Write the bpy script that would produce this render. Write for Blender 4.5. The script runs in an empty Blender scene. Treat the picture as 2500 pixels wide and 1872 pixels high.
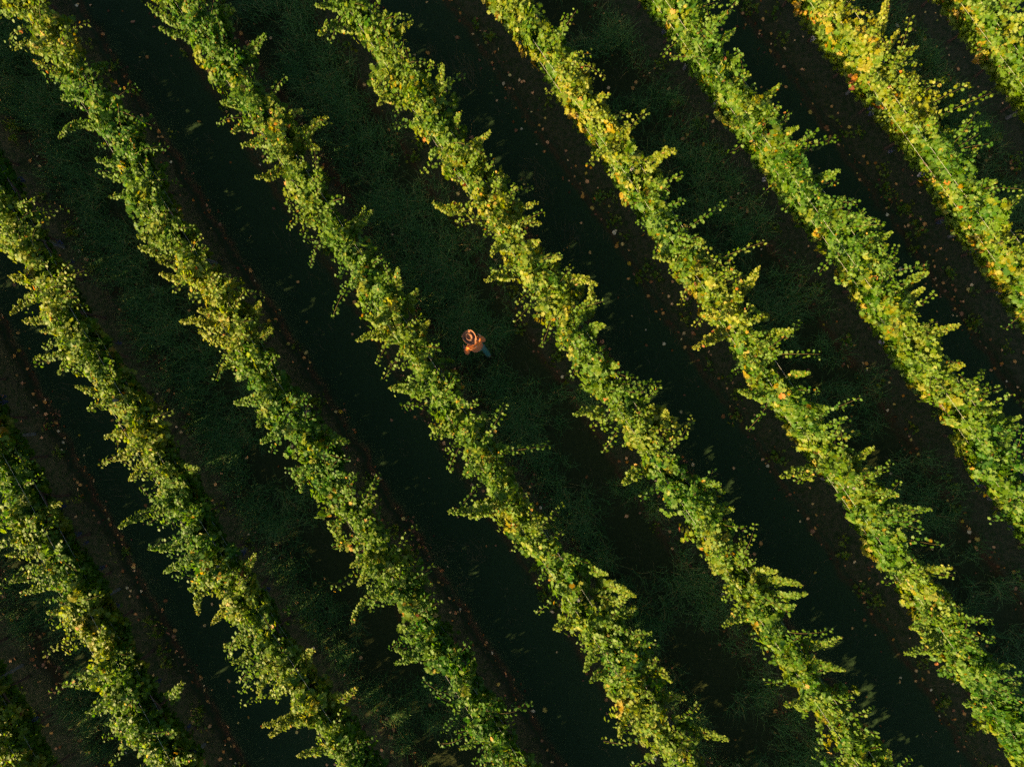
import bpy, bmesh, math
import numpy as np
from mathutils import Vector, Matrix

rng = np.random.default_rng(11)
scn = bpy.context.scene
col = scn.collection

# ------------------------------------------------------------------ camera geometry
H = 17.5                      # height of the camera above the lanes (metres)
FPX = 1622.0                  # focal length in pixels of the 2500 px wide photograph
def w_at(px, py, z):
    d = H - z
    return np.array([(px - 1250.0) / FPX * d, -(py - 936.0) / FPX * d])
QOFF = {1: (0, 0), 2: (1250, 0), 3: (0, 936), 4: (1250, 936)}
def q_at(q, x, y, z):
    return w_at(QOFF[q][0] + x * .5651, QOFF[q][1] + y * .5651, z)
ANG = math.radians(-55.0)
UD = np.array([math.cos(ANG), math.sin(ANG)])        # along the rows
VD = np.array([-math.sin(ANG), math.cos(ANG)])       # across the rows
def uv2xy(u, v): return np.multiply.outer(u, UD) + np.multiply.outer(v, VD)

SUN_AZ, SUN_EL = math.radians(29.0), math.radians(20.8)
SUNV = np.array([-math.cos(SUN_AZ)*math.cos(SUN_EL), -math.sin(SUN_AZ)*math.cos(SUN_EL), math.sin(SUN_EL)])

# ------------------------------------------------------------------ helpers
def tag(o, label=None, cat=None, group=None, kind=None):
    if label: o['label'] = label
    if cat: o['category'] = cat
    if group: o['group'] = group
    if kind: o['kind'] = kind
    return o
def link(o, parent=None):
    col.objects.link(o)
    if parent is not None: o.parent = parent
    return o
def empty(name, loc=(0, 0, 0), rz=0.0):
    o = bpy.data.objects.new(name, None); o.empty_display_size = .2
    o.location = loc; o.rotation_euler = (0, 0, rz)
    return link(o)
def np_mesh(name, V, faces_list, attrs=None, mat_idx=None):
    """V (n,3); faces_list = list of int arrays (m,k); attrs = {name: per-face float}"""
    me = bpy.data.meshes.new(name)
    V = np.asarray(V, np.float32)
    me.vertices.add(len(V)); me.vertices.foreach_set('co', V.ravel())
    loops = np.concatenate([f.ravel() for f in faces_list]).astype(np.int32)
    sizes = np.concatenate([np.full(len(f), f.shape[1], np.int32) for f in faces_list])
    me.loops.add(len(loops)); me.loops.foreach_set('vertex_index', loops)
    starts = np.concatenate([[0], np.cumsum(sizes)[:-1]]).astype(np.int32)
    me.polygons.add(len(sizes)); me.polygons.foreach_set('loop_start', starts)
    if mat_idx is not None: me.polygons.foreach_set('material_index', np.asarray(mat_idx, np.int32))
    for k, a in (attrs or {}).items():
        at = me.attributes.new(k, 'FLOAT', 'FACE'); at.data.foreach_set('value', np.asarray(a, np.float32))
    me.update(calc_edges=True); me.validate()
    return me
def nrm(a): return a / np.maximum(np.linalg.norm(a, axis=-1, keepdims=True), 1e-9)

def smooth_noise(seed, step, lo=-40, hi=40):
    r = np.random.default_rng(seed); n = int((hi - lo) / step) + 3
    k = r.uniform(-1, 1, n)
    def f(x):
        t = ((np.asarray(x) - lo) / step) % (n - 1); i = np.floor(t).astype(int); fr = t - i
        fr = fr * fr * (3 - 2 * fr)
        return k[i] * (1 - fr) + k[(i + 1) % (n - 1)] * fr
    return f

# ------------------------------------------------------------------ materials
class NT:
    def __init__(s, name):
        s.m = bpy.data.materials.new(name); s.m.use_nodes = True
        s.t = s.m.node_tree; s.t.nodes.clear(); s.out = s.n('ShaderNodeOutputMaterial')
    def n(s, typ, **kw):
        nd = s.t.nodes.new(typ)
        for k, v in kw.items(): setattr(nd, k, v)
        return nd
    def l(s, a, b): s.t.links.new(a, b)
    def attr(s, name): return s.n('ShaderNodeAttribute', attribute_name=name).outputs['Fac']
    def noise(s, scale, detail=3, vec=None, rough=.6):
        nd = s.n('ShaderNodeTexNoise'); nd.inputs['Scale'].default_value = scale
        nd.inputs['Detail'].default_value = detail; nd.inputs['Roughness'].default_value = rough
        if vec is not None: s.l(vec, nd.inputs['Vector'])
        return nd.outputs['Fac']
    def coord(s): return s.n('ShaderNodeTexCoord').outputs['Object']
    def ramp(s, fac, stops):
        r = s.n('ShaderNodeValToRGB'); e = r.color_ramp.elements
        while len(e) < len(stops): e.new(.5)
        for el, (p, c) in zip(e, stops): el.position = p; el.color = (*c, 1)
        if fac is not None: s.l(fac, r.inputs['Fac'])
        return r.outputs['Color']
    def mix(s, fac, a, b, mode='MIX'):
        m = s.n('ShaderNodeMix', data_type='RGBA', blend_type=mode)
        for inp, v in ((m.inputs[0], fac), (m.inputs[6], a), (m.inputs[7], b)):
            if hasattr(v, 'is_linked') or hasattr(v, 'links'): s.l(v, inp)
            elif isinstance(v, (int, float)): inp.default_value = v
            else: inp.default_value = (*v, 1)
        return m.outputs[2]
    def math(s, op, a, b=None, clamp=False):
        m = s.n('ShaderNodeMath', operation=op); m.use_clamp = clamp
        for inp, v in ((m.inputs[0], a), (m.inputs[1], b)):
            if v is None: continue
            if isinstance(v, (int, float)): inp.default_value = v
            else: s.l(v, inp)
        return m.outputs[0]
    def bsdf(s, color, rough=.7, spec=.3, normal=None, sheen=0):
        b = s.n('ShaderNodeBsdfPrincipled')
        if isinstance(color, tuple): b.inputs['Base Color'].default_value = (*color, 1)
        else: s.l(color, b.inputs['Base Color'])
        b.inputs['Roughness'].default_value = rough
        b.inputs['Specular IOR Level'].default_value = spec
        if sheen: b.inputs['Sheen Weight'].default_value = sheen
        if normal is not None: s.l(normal, b.inputs['Normal'])
        return b.outputs[0]
    def bump(s, h, strength=.5, dist=.02):
        b = s.n('ShaderNodeBump'); b.inputs['Strength'].default_value = strength; b.inputs['Distance'].default_value = dist
        s.l(h, b.inputs['Height']); return b.outputs[0]
    def surf(s, sh): s.l(sh, s.out.inputs['Surface']); return s.m

def leaf_material(name, stops, trans=.45, rough=.5, spec=.18, gain=1.0):
    k = NT(name)
    c = k.ramp(k.attr('autumn'), stops)
    rn = k.attr('rnd')
    hsv = k.n('ShaderNodeHueSaturation')
    k.l(c, hsv.inputs['Color'])
    k.l(k.math('MULTIPLY_ADD', rn, .75) if False else k.math('ADD', k.math('MULTIPLY', rn, .5), .75), hsv.inputs['Value'])
    k.l(k.math('ADD', k.math('MULTIPLY', rn, -.25), 1.08), hsv.inputs['Saturation'])
    c = hsv.outputs['Color']
    nz = k.noise(60, 2, k.coord())
    c = k.mix(.35, c, k.ramp(nz, [(.3, (.55, .55, .5)), (.7, (1.25, 1.25, 1.1))]), 'MULTIPLY')
    p = k.bsdf(c, rough, spec)
    t = k.n('ShaderNodeBsdfTranslucent')
    k.l(k.mix(1.0, c, (1.6, 1.6, .6), 'MULTIPLY'), t.inputs['Color'])
    m = k.n('ShaderNodeMixShader'); m.inputs[0].default_value = trans
    k.l(p, m.inputs[1]); k.l(t.outputs[0], m.inputs[2])
    return k.surf(m.outputs[0])

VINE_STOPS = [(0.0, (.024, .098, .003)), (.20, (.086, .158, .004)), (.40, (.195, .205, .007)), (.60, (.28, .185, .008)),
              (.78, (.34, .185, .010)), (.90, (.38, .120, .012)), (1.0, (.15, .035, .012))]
M_LEAF = leaf_material('vine leaf', VINE_STOPS)
def plain(name, color, rough=.7, spec=.3, nscale=0, var=.3):
    k = NT(name)
    if nscale:
        c = k.mix(k.noise(nscale, 4, k.coord()), tuple(x*(1-var) for x in color), tuple(x*(1+var) for x in color))
        return k.surf(k.bsdf(c, rough, spec, k.bump(k.noise(nscale*2, 3, k.coord()), .4, .01)))
    return k.surf(k.bsdf(color, rough, spec))
M_STEM = plain('vine cane', (.15, .11, .035), .6, .3, 30)
M_TRUNK = plain('vine bark', (.085, .055, .038), .9, .1, 40)
M_POST = plain('weathered post', (.15, .145, .135), .7, .3, 25)
M_WIRE = plain('galvanised wire', (.34, .33, .31), .5, .4)
def grape_mat():
    k = NT('grape skin'); n = k.noise(90, 2, k.coord())
    return k.surf(k.bsdf(k.ramp(n, [(.35, (.010, .012, .03)), (.7, (.045, .06, .12))]), .45, .4))
M_GRAPE = grape_mat()

# ------------------------------------------------------------------ rows, read off the photograph: (quadrant, y, left edge, right edge)
EDGES = {
'A': [(3, 1350, -170, 30), (3, 1450, -110, 90), (3, 1550, -50, 150), (3, 1640, -10, 190)],
'B': [(3, 200, -140, 60), (3, 300, -80, 120), (3, 400, -20, 170), (3, 500, 40, 200), (3, 600, 80, 260), (3, 700, 140, 310), (3, 800, 200, 400),
      (3, 900, 270, 480), (3, 1000, 300, 510), (3, 1100, 370, 580), (3, 1200, 400, 600), (3, 1300, 430, 660), (3, 1400, 470, 700), (3, 1500, 540, 800), (3, 1600, 640, 870)],
'C': [(1, 750, -130, 60), (1, 900, -60, 110), (1, 1000, 0, 190), (1, 1100, 50, 230), (1, 1200, 110, 300), (1, 1300, 150, 370), (1, 1400, 200, 420), (1, 1500, 260, 500), (1, 1600, 340, 560),
      (3, 30, 420, 620), (3, 130, 470, 690), (3, 230, 520, 760), (3, 330, 580, 790), (3, 430, 680, 870), (3, 530, 740, 900), (3, 630, 770, 950), (3, 730, 800, 1010), (3, 830, 850, 1100),
      (3, 930, 960, 1150), (3, 1030, 1050, 1210), (3, 1130, 1060, 1260), (3, 1230, 1120, 1360), (3, 1330, 1200, 1400), (3, 1430, 1290, 1510), (3, 1530, 1380, 1590), (3, 1630, 1450, 1640)],
'D': [(1, 30, 20, 210), (1, 120, 130, 320), (1, 250, 200, 360), (1, 350, 290, 430), (1, 450, 350, 490), (1, 550, 430, 640), (1, 650, 490, 660), (1, 750, 510, 690), (1, 850, 580, 730), (1, 950, 630, 780),
      (1, 1050, 690, 870), (1, 1150, 760, 920), (1, 1250, 850, 1010), (1, 1350, 930, 1110), (1, 1450, 990, 1110), (1, 1550, 1010, 1190), (1, 1640, 1050, 1240),
      (3, 130, 1150, 1320), (3, 230, 1220, 1430), (3, 330, 1280, 1500), (3, 430, 1350, 1540), (3, 530, 1410, 1610), (3, 630, 1490, 1670), (3, 730, 1560, 1700), (3, 830, 1660, 1800), (3, 930, 1710, 1880),
      (3, 1030, 1750, 1930), (3, 1130, 1850, 1970), (3, 1230, 1890, 2070), (3, 1330, 1960, 2120), (3, 1430, 1990, 2180), (3, 1530, 2070, 2230), (3, 1630, 2120, 2270)],
'E': [(1, 50, 700, 900), (1, 150, 800, 1010), (1, 250, 860, 1080), (1, 350, 960, 1120), (1, 450, 1020, 1190), (1, 550, 1080, 1280), (1, 650, 1180, 1340), (1, 750, 1220, 1370), (1, 850, 1270, 1440),
      (1, 950, 1310, 1480), (1, 1050, 1420, 1590), (1, 1150, 1490, 1640), (1, 1250, 1560, 1730), (1, 1350, 1610, 1820), (1, 1450, 1660, 1830), (1, 1550, 1740, 1920), (1, 1640, 1770, 1960),
      (3, 130, 1860, 2060), (3, 330, 2040, 2200), (4, 550, -60, 110), (4, 650, 0, 200), (4, 750, 110, 260), (4, 850, 140, 330), (4, 950, 180, 420), (4, 1050, 260, 500), (4, 1150, 320, 560), (4, 1250, 380, 640),
      (4, 1350, 430, 700), (4, 1450, 490, 730), (4, 1550, 590, 830), (4, 1640, 680, 870)],
'F': [(1, 50, 1440, 1610), (1, 150, 1500, 1730), (1, 250, 1550, 1780), (1, 350, 1640, 1830), (1, 450, 1740, 1920), (1, 550, 1780, 2000), (1, 650, 1870, 2060), (1, 750, 1920, 2140), (1, 850, 1980, 2220),
      (2, 1050, -50, 70), (2, 1150, -20, 180), (2, 1250, 40, 300), (2, 1350, 120, 320), (2, 1450, 160, 370), (2, 1550, 230, 410), (4, 50, 340, 500), (4, 150, 430, 640), (4, 250, 480, 720), (4, 350, 520, 760),
      (4, 450, 610, 850), (4, 550, 660, 920), (4, 650, 740, 950), (4, 750, 830, 1010), (4, 850, 890, 1080), (4, 950, 930, 1170), (4, 1050, 1040, 1180), (4, 1150, 1100, 1260), (4, 1250, 1170, 1330),
      (4, 1350, 1230, 1430), (4, 1450, 1300, 1520), (4, 1550, 1350, 1590), (4, 1640, 1400, 1660)],
'G': [(2, 50, -60, 70), (2, 150, 10, 190), (2, 250, 70, 270), (2, 350, 150, 320), (2, 450, 200, 400), (2, 550, 270, 470), (2, 650, 350, 550), (2, 750, 390, 600), (2, 850, 460, 690), (2, 950, 540, 740),
      (2, 1050, 590, 790), (2, 1150, 680, 850), (2, 1250, 740, 960), (2, 1350, 790, 1020), (2, 1450, 890, 1110), (2, 1550, 930, 1150), (2, 1640, 1000, 1190), (4, 50, 1060, 1270), (4, 150, 1160, 1310),
      (4, 250, 1210, 1400), (4, 350, 1270, 1480), (4, 450, 1370, 1600), (4, 550, 1410, 1650), (4, 650, 1490, 1690), (4, 750, 1580, 1710), (4, 850, 1640, 1820), (4, 950, 1680, 1890), (4, 1050, 1730, 1980),
      (4, 1150, 1800, 2060), (4, 1250, 1870, 2110), (4, 1350, 1960, 2190), (4, 1450, 1990, 2260), (4, 1600, 2090, 2350)],
'H': [(2, 50, 600, 790), (2, 150, 680, 890), (2, 250, 730, 960), (2, 350, 790, 1010), (2, 450, 860, 1080), (2, 550, 940, 1150), (2, 650, 1010, 1230), (2, 750, 1080, 1290), (2, 850, 1140, 1370), (2, 950, 1220, 1470),
      (2, 1050, 1280, 1600), (2, 1150, 1360, 1680), (2, 1250, 1430, 1700), (2, 1350, 1490, 1730), (2, 1450, 1570, 1790), (2, 1550, 1630, 1840), (2, 1640, 1690, 1910), (4, 50, 1780, 2030), (4, 150, 1850, 2120),
      (4, 250, 1920, 2150), (4, 350, 1980, 2170), (4, 450, 2060, 2260), (4, 550, 2110, 2310)],
'I': [(2, 50, 1230, 1490), (2, 150, 1290, 1530), (2, 250, 1400, 1620), (2, 350, 1460, 1690), (2, 450, 1560, 1770), (2, 550, 1630, 1880), (2, 650, 1700, 1960), (2, 750, 1760, 2010), (2, 850, 1830, 2050),
      (2, 950, 1890, 2110), (2, 1050, 1970, 2190), (2, 1150, 2030, 2270), (2, 1300, 2120, 2360)],
'J': [(2, 50, 1900, 2150), (2, 150, 1960, 2210), (2, 250, 2050, 2300), (2, 350, 2120, 2370)],
}
ROWS = {}
for k, lst in EDGES.items():
    us, vs, hw = [], [], []
    for q, y, xl, xr in lst:
        c = q_at(q, (xl + xr) / 2, y, 1.32)
        us.append(c @ UD); vs.append(c @ VD)
        wpx = (xr - xl) * .5651 / FPX * (H - 1.7) * math.sin(math.radians(55))
        lean = abs(c @ VD) * .075
        hw.append(min(.74, max(.42 if k in 'ABCD' else .33, (.56 if k in 'ABCD' else .50) * (wpx - (.30 if k in 'ABCD' else .60) * lean))))
    us, vs, hw = map(np.array, (us, vs, hw)); o = np.argsort(us)
    us, vs, hw = us[o], vs[o], hw[o]
    vs = vs + {'A': .12, 'B': .06, 'C': .10, 'D': .05}.get(k, 0)
    deg = 2 if len(us) > 16 else 1
    cf = np.polyfit(us, vs, deg); umid = us.mean()
    lo, hi = us.min(), us.max()
    def vf(u, cf=cf, lo=lo, hi=hi):
        u = np.asarray(u, float); uc = np.clip(u, lo, hi)
        d = np.polyval(np.polyder(cf), uc)
        return np.polyval(cf, uc) + d * (u - uc)
    def dev(u, us=us, vs=vs, vf=vf):      # how the canopy wanders off its trellis line
        return np.interp(u, us, vs - vf(us))
    def hwf(u, us=us, hw=hw): return np.interp(u, us, hw)
    uu = np.linspace(-26, 26, 1041); P = uv2xy(uu, vf(uu))
    ins = (P[:, 0] < 12.1 + 2.2) & (P[:, 0] > -12.1 - 6.5) & (P[:, 1] < 9.1 + 2.2) & (P[:, 1] > -9.1 - 4.2)
    ROWS[k] = dict(v=vf, dev=dev, hw=hwf, u0=uu[ins].min(), u1=uu[ins].max())
KEYS = 'ZABCDEFGHIJ'
ROWS['Z'] = dict(v=lambda u: ROWS['A']['v'](u) - 3.5, dev=lambda u: np.zeros(np.shape(u)), hw=lambda u: np.full(np.shape(u), .45), u0=2.0 - 10.5, u1=4.0)  # unseen extra row, added to shade the bottom left corner
for k in 'ABCDEFGHIJ': print(k, [round(float(ROWS[k]['v'](u)), 2) for u in (-10, 0, 10)], round(ROWS[k]['u0'], 1), round(ROWS[k]['u1'], 1))
GRASSY = {('A', 'B'), ('C', 'D'), ('E', 'F'), ('G', 'H'), ('I', 'J')}

# ------------------------------------------------------------------ terrain height
n1, n2, n3 = smooth_noise(1, .5), smooth_noise(2, .9), smooth_noise(3, .17)
def row_offsets(u, v):
    """signed distance (towards +v) to the nearest row line"""
    best = np.full(np.shape(u), 99.0); idx = np.zeros(np.shape(u), int)
    for i, k in enumerate(KEYS):
        d = v - ROWS[k]['v'](u)
        m = np.abs(d) < np.abs(best); best = np.where(m, d, best); idx = np.where(m, i, idx)
    return best, idx
def sst(a, b, x):
    t = np.clip((x - a) / (b - a), 0, 1); return t * t * (3 - 2 * t)
def lane_is_grassy(idx, d):
    # grassy on the +v side of A, C, E, G, I
    even = idx % 2 == 1
    return np.where(even, d > 0, d < 0)
def ground_h(u, v):
    d, idx = row_offsets(u, v)
    e = .07 * n1(u + idx * 3.7) + .035 * n3(u * 1.0 + idx * 9.1)
    g = lane_is_grassy(idx, d)
    rgt = 1 - sst(.40 + e, np.where(g, .62, .47) + e, d)
    lft = 1 - sst(.70 + e, np.where(g, .95, .78) + e, -d)
    berm = np.where(d > 0, rgt, lft)
    h = .085 * berm
    gut = np.exp(-((d - .58 - e) / .09) ** 2) + .8 * np.exp(-((-d - .88 - e) / .09) ** 2)
    h = h - .03 * gut * (1 - berm)
    h = h + .012 * n2(u * 3 + v * 1.3) + .012 * n2(v * 3.1 - u * 1.7 + 5) + .006 * n3(u + 2.2 * v)
    far = np.abs(d) > 3.2
    return np.where(far, .0, h), berm, gut, g, d, idx
def hz(p):
    p = np.asarray(p); return ground_h(p @ UD, p @ VD)[0]

# ------------------------------------------------------------------ ground: one sheet to the horizon
def build_ground():
    xs = np.concatenate([[-600, -250, -100, -45, -25], np.arange(-17, 17.001, .06), [25, 45, 100, 250, 600]])
    ys = np.concatenate([[-600, -250, -100, -45, -22], np.arange(-13.5, 13.501, .06), [22, 45, 100, 250, 600]])
    X, Y = np.meshgrid(xs, ys); P = np.stack([X.ravel(), Y.ravel()], 1)
    h, berm, gut, g, d, idx = ground_h(P @ UD, P @ VD)
    edge = (np.abs(P[:, 0]) > 17.5) | (np.abs(P[:, 1]) > 14)
    h = np.where(edge, 0, h)
    V = np.column_stack([P, h])
    nx, ny = len(xs), len(ys)
    a = (np.arange(ny - 1)[:, None] * nx + np.arange(nx - 1)[None]).ravel()
    F = np.stack([a, a + 1, a + nx + 1, a + nx], 1)
    me = np_mesh('ground', V, [F])
    for nm, val in (('berm', np.where(edge, 0, berm)), ('gutter', np.where(edge, 0, np.clip(gut, 0, 1))), ('grassy', np.where(edge, .5, g * 1.0))):
        at = me.attributes.new(nm, 'FLOAT', 'POINT'); at.data.foreach_set('value', val.astype(np.float32))
    me.polygons.foreach_set('use_smooth', np.ones(len(F), bool))
    k = NT('vineyard soil'); co = k.coord()
    fine = k.noise(70, 4, co, .7); mid = k.noise(9, 4, co); big = k.noise(1.4, 3, co)
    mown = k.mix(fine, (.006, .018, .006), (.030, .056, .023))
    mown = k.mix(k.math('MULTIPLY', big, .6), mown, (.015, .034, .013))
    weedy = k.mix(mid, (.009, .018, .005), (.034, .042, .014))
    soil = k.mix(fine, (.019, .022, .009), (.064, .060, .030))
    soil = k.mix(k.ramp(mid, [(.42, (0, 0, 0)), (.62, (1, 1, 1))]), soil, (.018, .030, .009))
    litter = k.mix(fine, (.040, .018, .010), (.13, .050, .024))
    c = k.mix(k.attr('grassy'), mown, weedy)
    bm = k.math('ADD', k.attr('berm'), k.math('MULTIPLY', k.math('SUBTRACT', mid, .5), .5))
    c = k.mix(k.ramp(bm, [(.35, (0, 0, 0)), (.6, (1, 1, 1))]), c, soil)
    gm = k.math('MULTIPLY', k.attr('gutter'), k.math('SUBTRACT', k.math('MULTIPLY', k.math('ADD', big, mid), 1.6), 1.15, True), True)
    c = k.mix(gm, c, litter)
    hb = k.math('ADD', k.math('MULTIPLY', fine, .5), mid)
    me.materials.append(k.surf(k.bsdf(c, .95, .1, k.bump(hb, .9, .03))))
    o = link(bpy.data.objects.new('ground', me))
    tag(o, 'dark soil of the vineyard with raised strips under the vine rows', 'ground', kind='structure')
build_ground()

# ------------------------------------------------------------------ leaf geometry
# outline of a five-lobed leaf round its centre, tip along +y; unit = half width about .5
OUT = np.array([(0, -.10), (.17, -.34), (.36, -.22), (.30, -.06), (.54, .06), (.36, .22), (.40, .44), (.16, .40), (0, .70),
                (-.16, .40), (-.40, .44), (-.36, .22), (-.54, .06), (-.30, -.06), (-.36, -.22), (-.17, -.34)])
CEN = np.array([0, .06])
LT = np.vstack([CEN[None], OUT])
def leaf_z(xy, fold, droop): return fold * np.abs(xy[:, 0]) - droop * (xy[:, 0] ** 2 + xy[:, 1] ** 2)
LF = np.array([(0, i + 1, (i + 1) % 16 + 1) for i in range(16)])
OUT2 = np.array([(0, -.12), (.26, -.30), (.52, .05), (.36, .38), (0, .66), (-.36, .38), (-.52, .05), (-.26, -.30)])
LT2 = np.vstack([CEN[None], OUT2]); LF2 = np.array([(0, i + 1, (i + 1) % 8 + 1) for i in range(8)])

class Leaves:
    def __init__(s): s.p, s.n, s.t, s.sz, s.au = [], [], [], [], []
    def add(s, p, n, t, sz, au):
        if len(p): s.p.append(p); s.n.append(n); s.t.append(t); s.sz.append(sz); s.au.append(au)
    def arrays(s, simple=False, v0=0):
        p, n, t = map(np.concatenate, (s.p, s.n, s.t)); sz, au = np.concatenate(s.sz), np.concatenate(s.au)
        n = nrm(n); t = nrm(t - (t * n).sum(1, keepdims=True) * n); x = np.cross(t, n)
        T, F = (LT2, LF2) if simple else (LT, LF)
        N = len(p)
        fold = rng.uniform(-.1, .45, N); droop = rng.uniform(.0, .55, N)
        jx = rng.uniform(.82, 1.15, N)
        z = fold[:, None] * np.abs(T[None, :, 0]) - droop[:, None] * (T[None, :, 0] ** 2 + T[None, :, 1] ** 2)
        V = (p[:, None] + sz[:, None, None] * (T[None, :, 0, None] * jx[:, None, None] * x[:, None] + T[None, :, 1, None] * t[:, None] + z[:, :, None] * n[:, None]))
        k = len(T)
        Fa = (F[None] + (np.arange(N) * k)[:, None, None] + v0).reshape(-1, 3)
        m = len(F)
        return V.reshape(-1, 3), Fa, np.repeat(np.clip(au, 0, 1), m), np.repeat(rng.random(N), m)

def tubes(paths, radii, sides=3, v0=0):
    """paths (n,m,3), radii (n,m) -> verts, quads"""
    n, m, _ = paths.shape
    d = np.gradient(paths, axis=1); d = nrm(d)
    ref = np.where(np.abs(d[..., 2:3]) > .9, np.array([1., 0, 0]), np.array([0, 0, 1.]))
    a = nrm(np.cross(d, ref)); b = np.cross(d, a)
    th = np.arange(sides) * 2 * math.pi / sides
    V = paths[:, :, None] + radii[:, :, None, None] * (np.cos(th)[None, None, :, None] * a[:, :, None] + np.sin(th)[None, None, :, None] * b[:, :, None])
    base = (np.arange(n)[:, None, None] * m + np.arange(m - 1)[None, :, None]) * sides
    j = np.arange(sides)[None, None]; j2 = (j + 1) % sides
    F = np.stack([base + j, base + j2, base + sides + j2, base + sides + j], -1).reshape(-1, 4) + v0
    return V.reshape(-1, 3), F

# ------------------------------------------------------------------ vines
def to_world(u, v, z): return np.column_stack([uv2xy(u, v), z])
UD3, VD3, UP = np.array([*UD, 0]), np.array([*VD, 0]), np.array([0, 0, 1.])

def autumn_level(k, u, z, r):
    """leaf ageing: mostly green, yellow at the foot of some vines and towards the upper right of the block"""
    base = {'Z': .3, 'A': .30, 'B': .20, 'C': .18, 'D': .19, 'E': .20, 'F': .18, 'G': .21, 'H': .20, 'I': .21, 'J': .27}[k]  # row A yellowed further so its leaves look sunlit
    base = base + .10 * R_AUT[k](u) - .006 * np.where(k in 'GHIJ', u, u * .2)
    low = np.clip((1.6 - z) / .9, 0, 1)
    lowk = {'I': .52, 'J': .60, 'H': .24, 'G': .34, 'F': .16, 'B': .14, 'A': .2}.get(k, .08)
    a = base + lowk * low + r.normal(0, .05, len(z))
    hot = r.random(len(z)) < (.010 + .025 * low + .05 * np.clip(R_AUT2[k](u) - .3, 0, 1))
    a = np.where(hot, a + r.uniform(.25, .7, len(z)), a)
    return np.clip(a, 0.02, 1)
R_AUT = {k: smooth_noise(50 + i, 1.3) for i, k in enumerate(KEYS)}
R_AUT2 = {k: smooth_noise(80 + i, .6) for i, k in enumerate(KEYS)}
N_WL = {k: smooth_noise(110 + i, .38) for i, k in enumerate(KEYS)}
N_WR = {k: smooth_noise(140 + i, .38) for i, k in enumerate(KEYS)}
N_TOP = {k: smooth_noise(170 + i, .55) for i, k in enumerate(KEYS)}
N_GAP = {k: smooth_noise(230 + i, .3) for i, k in enumerate(KEYS)}
N_LINE = {k: smooth_noise(200 + i, .8) for i, k in enumerate(KEYS)}

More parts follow.
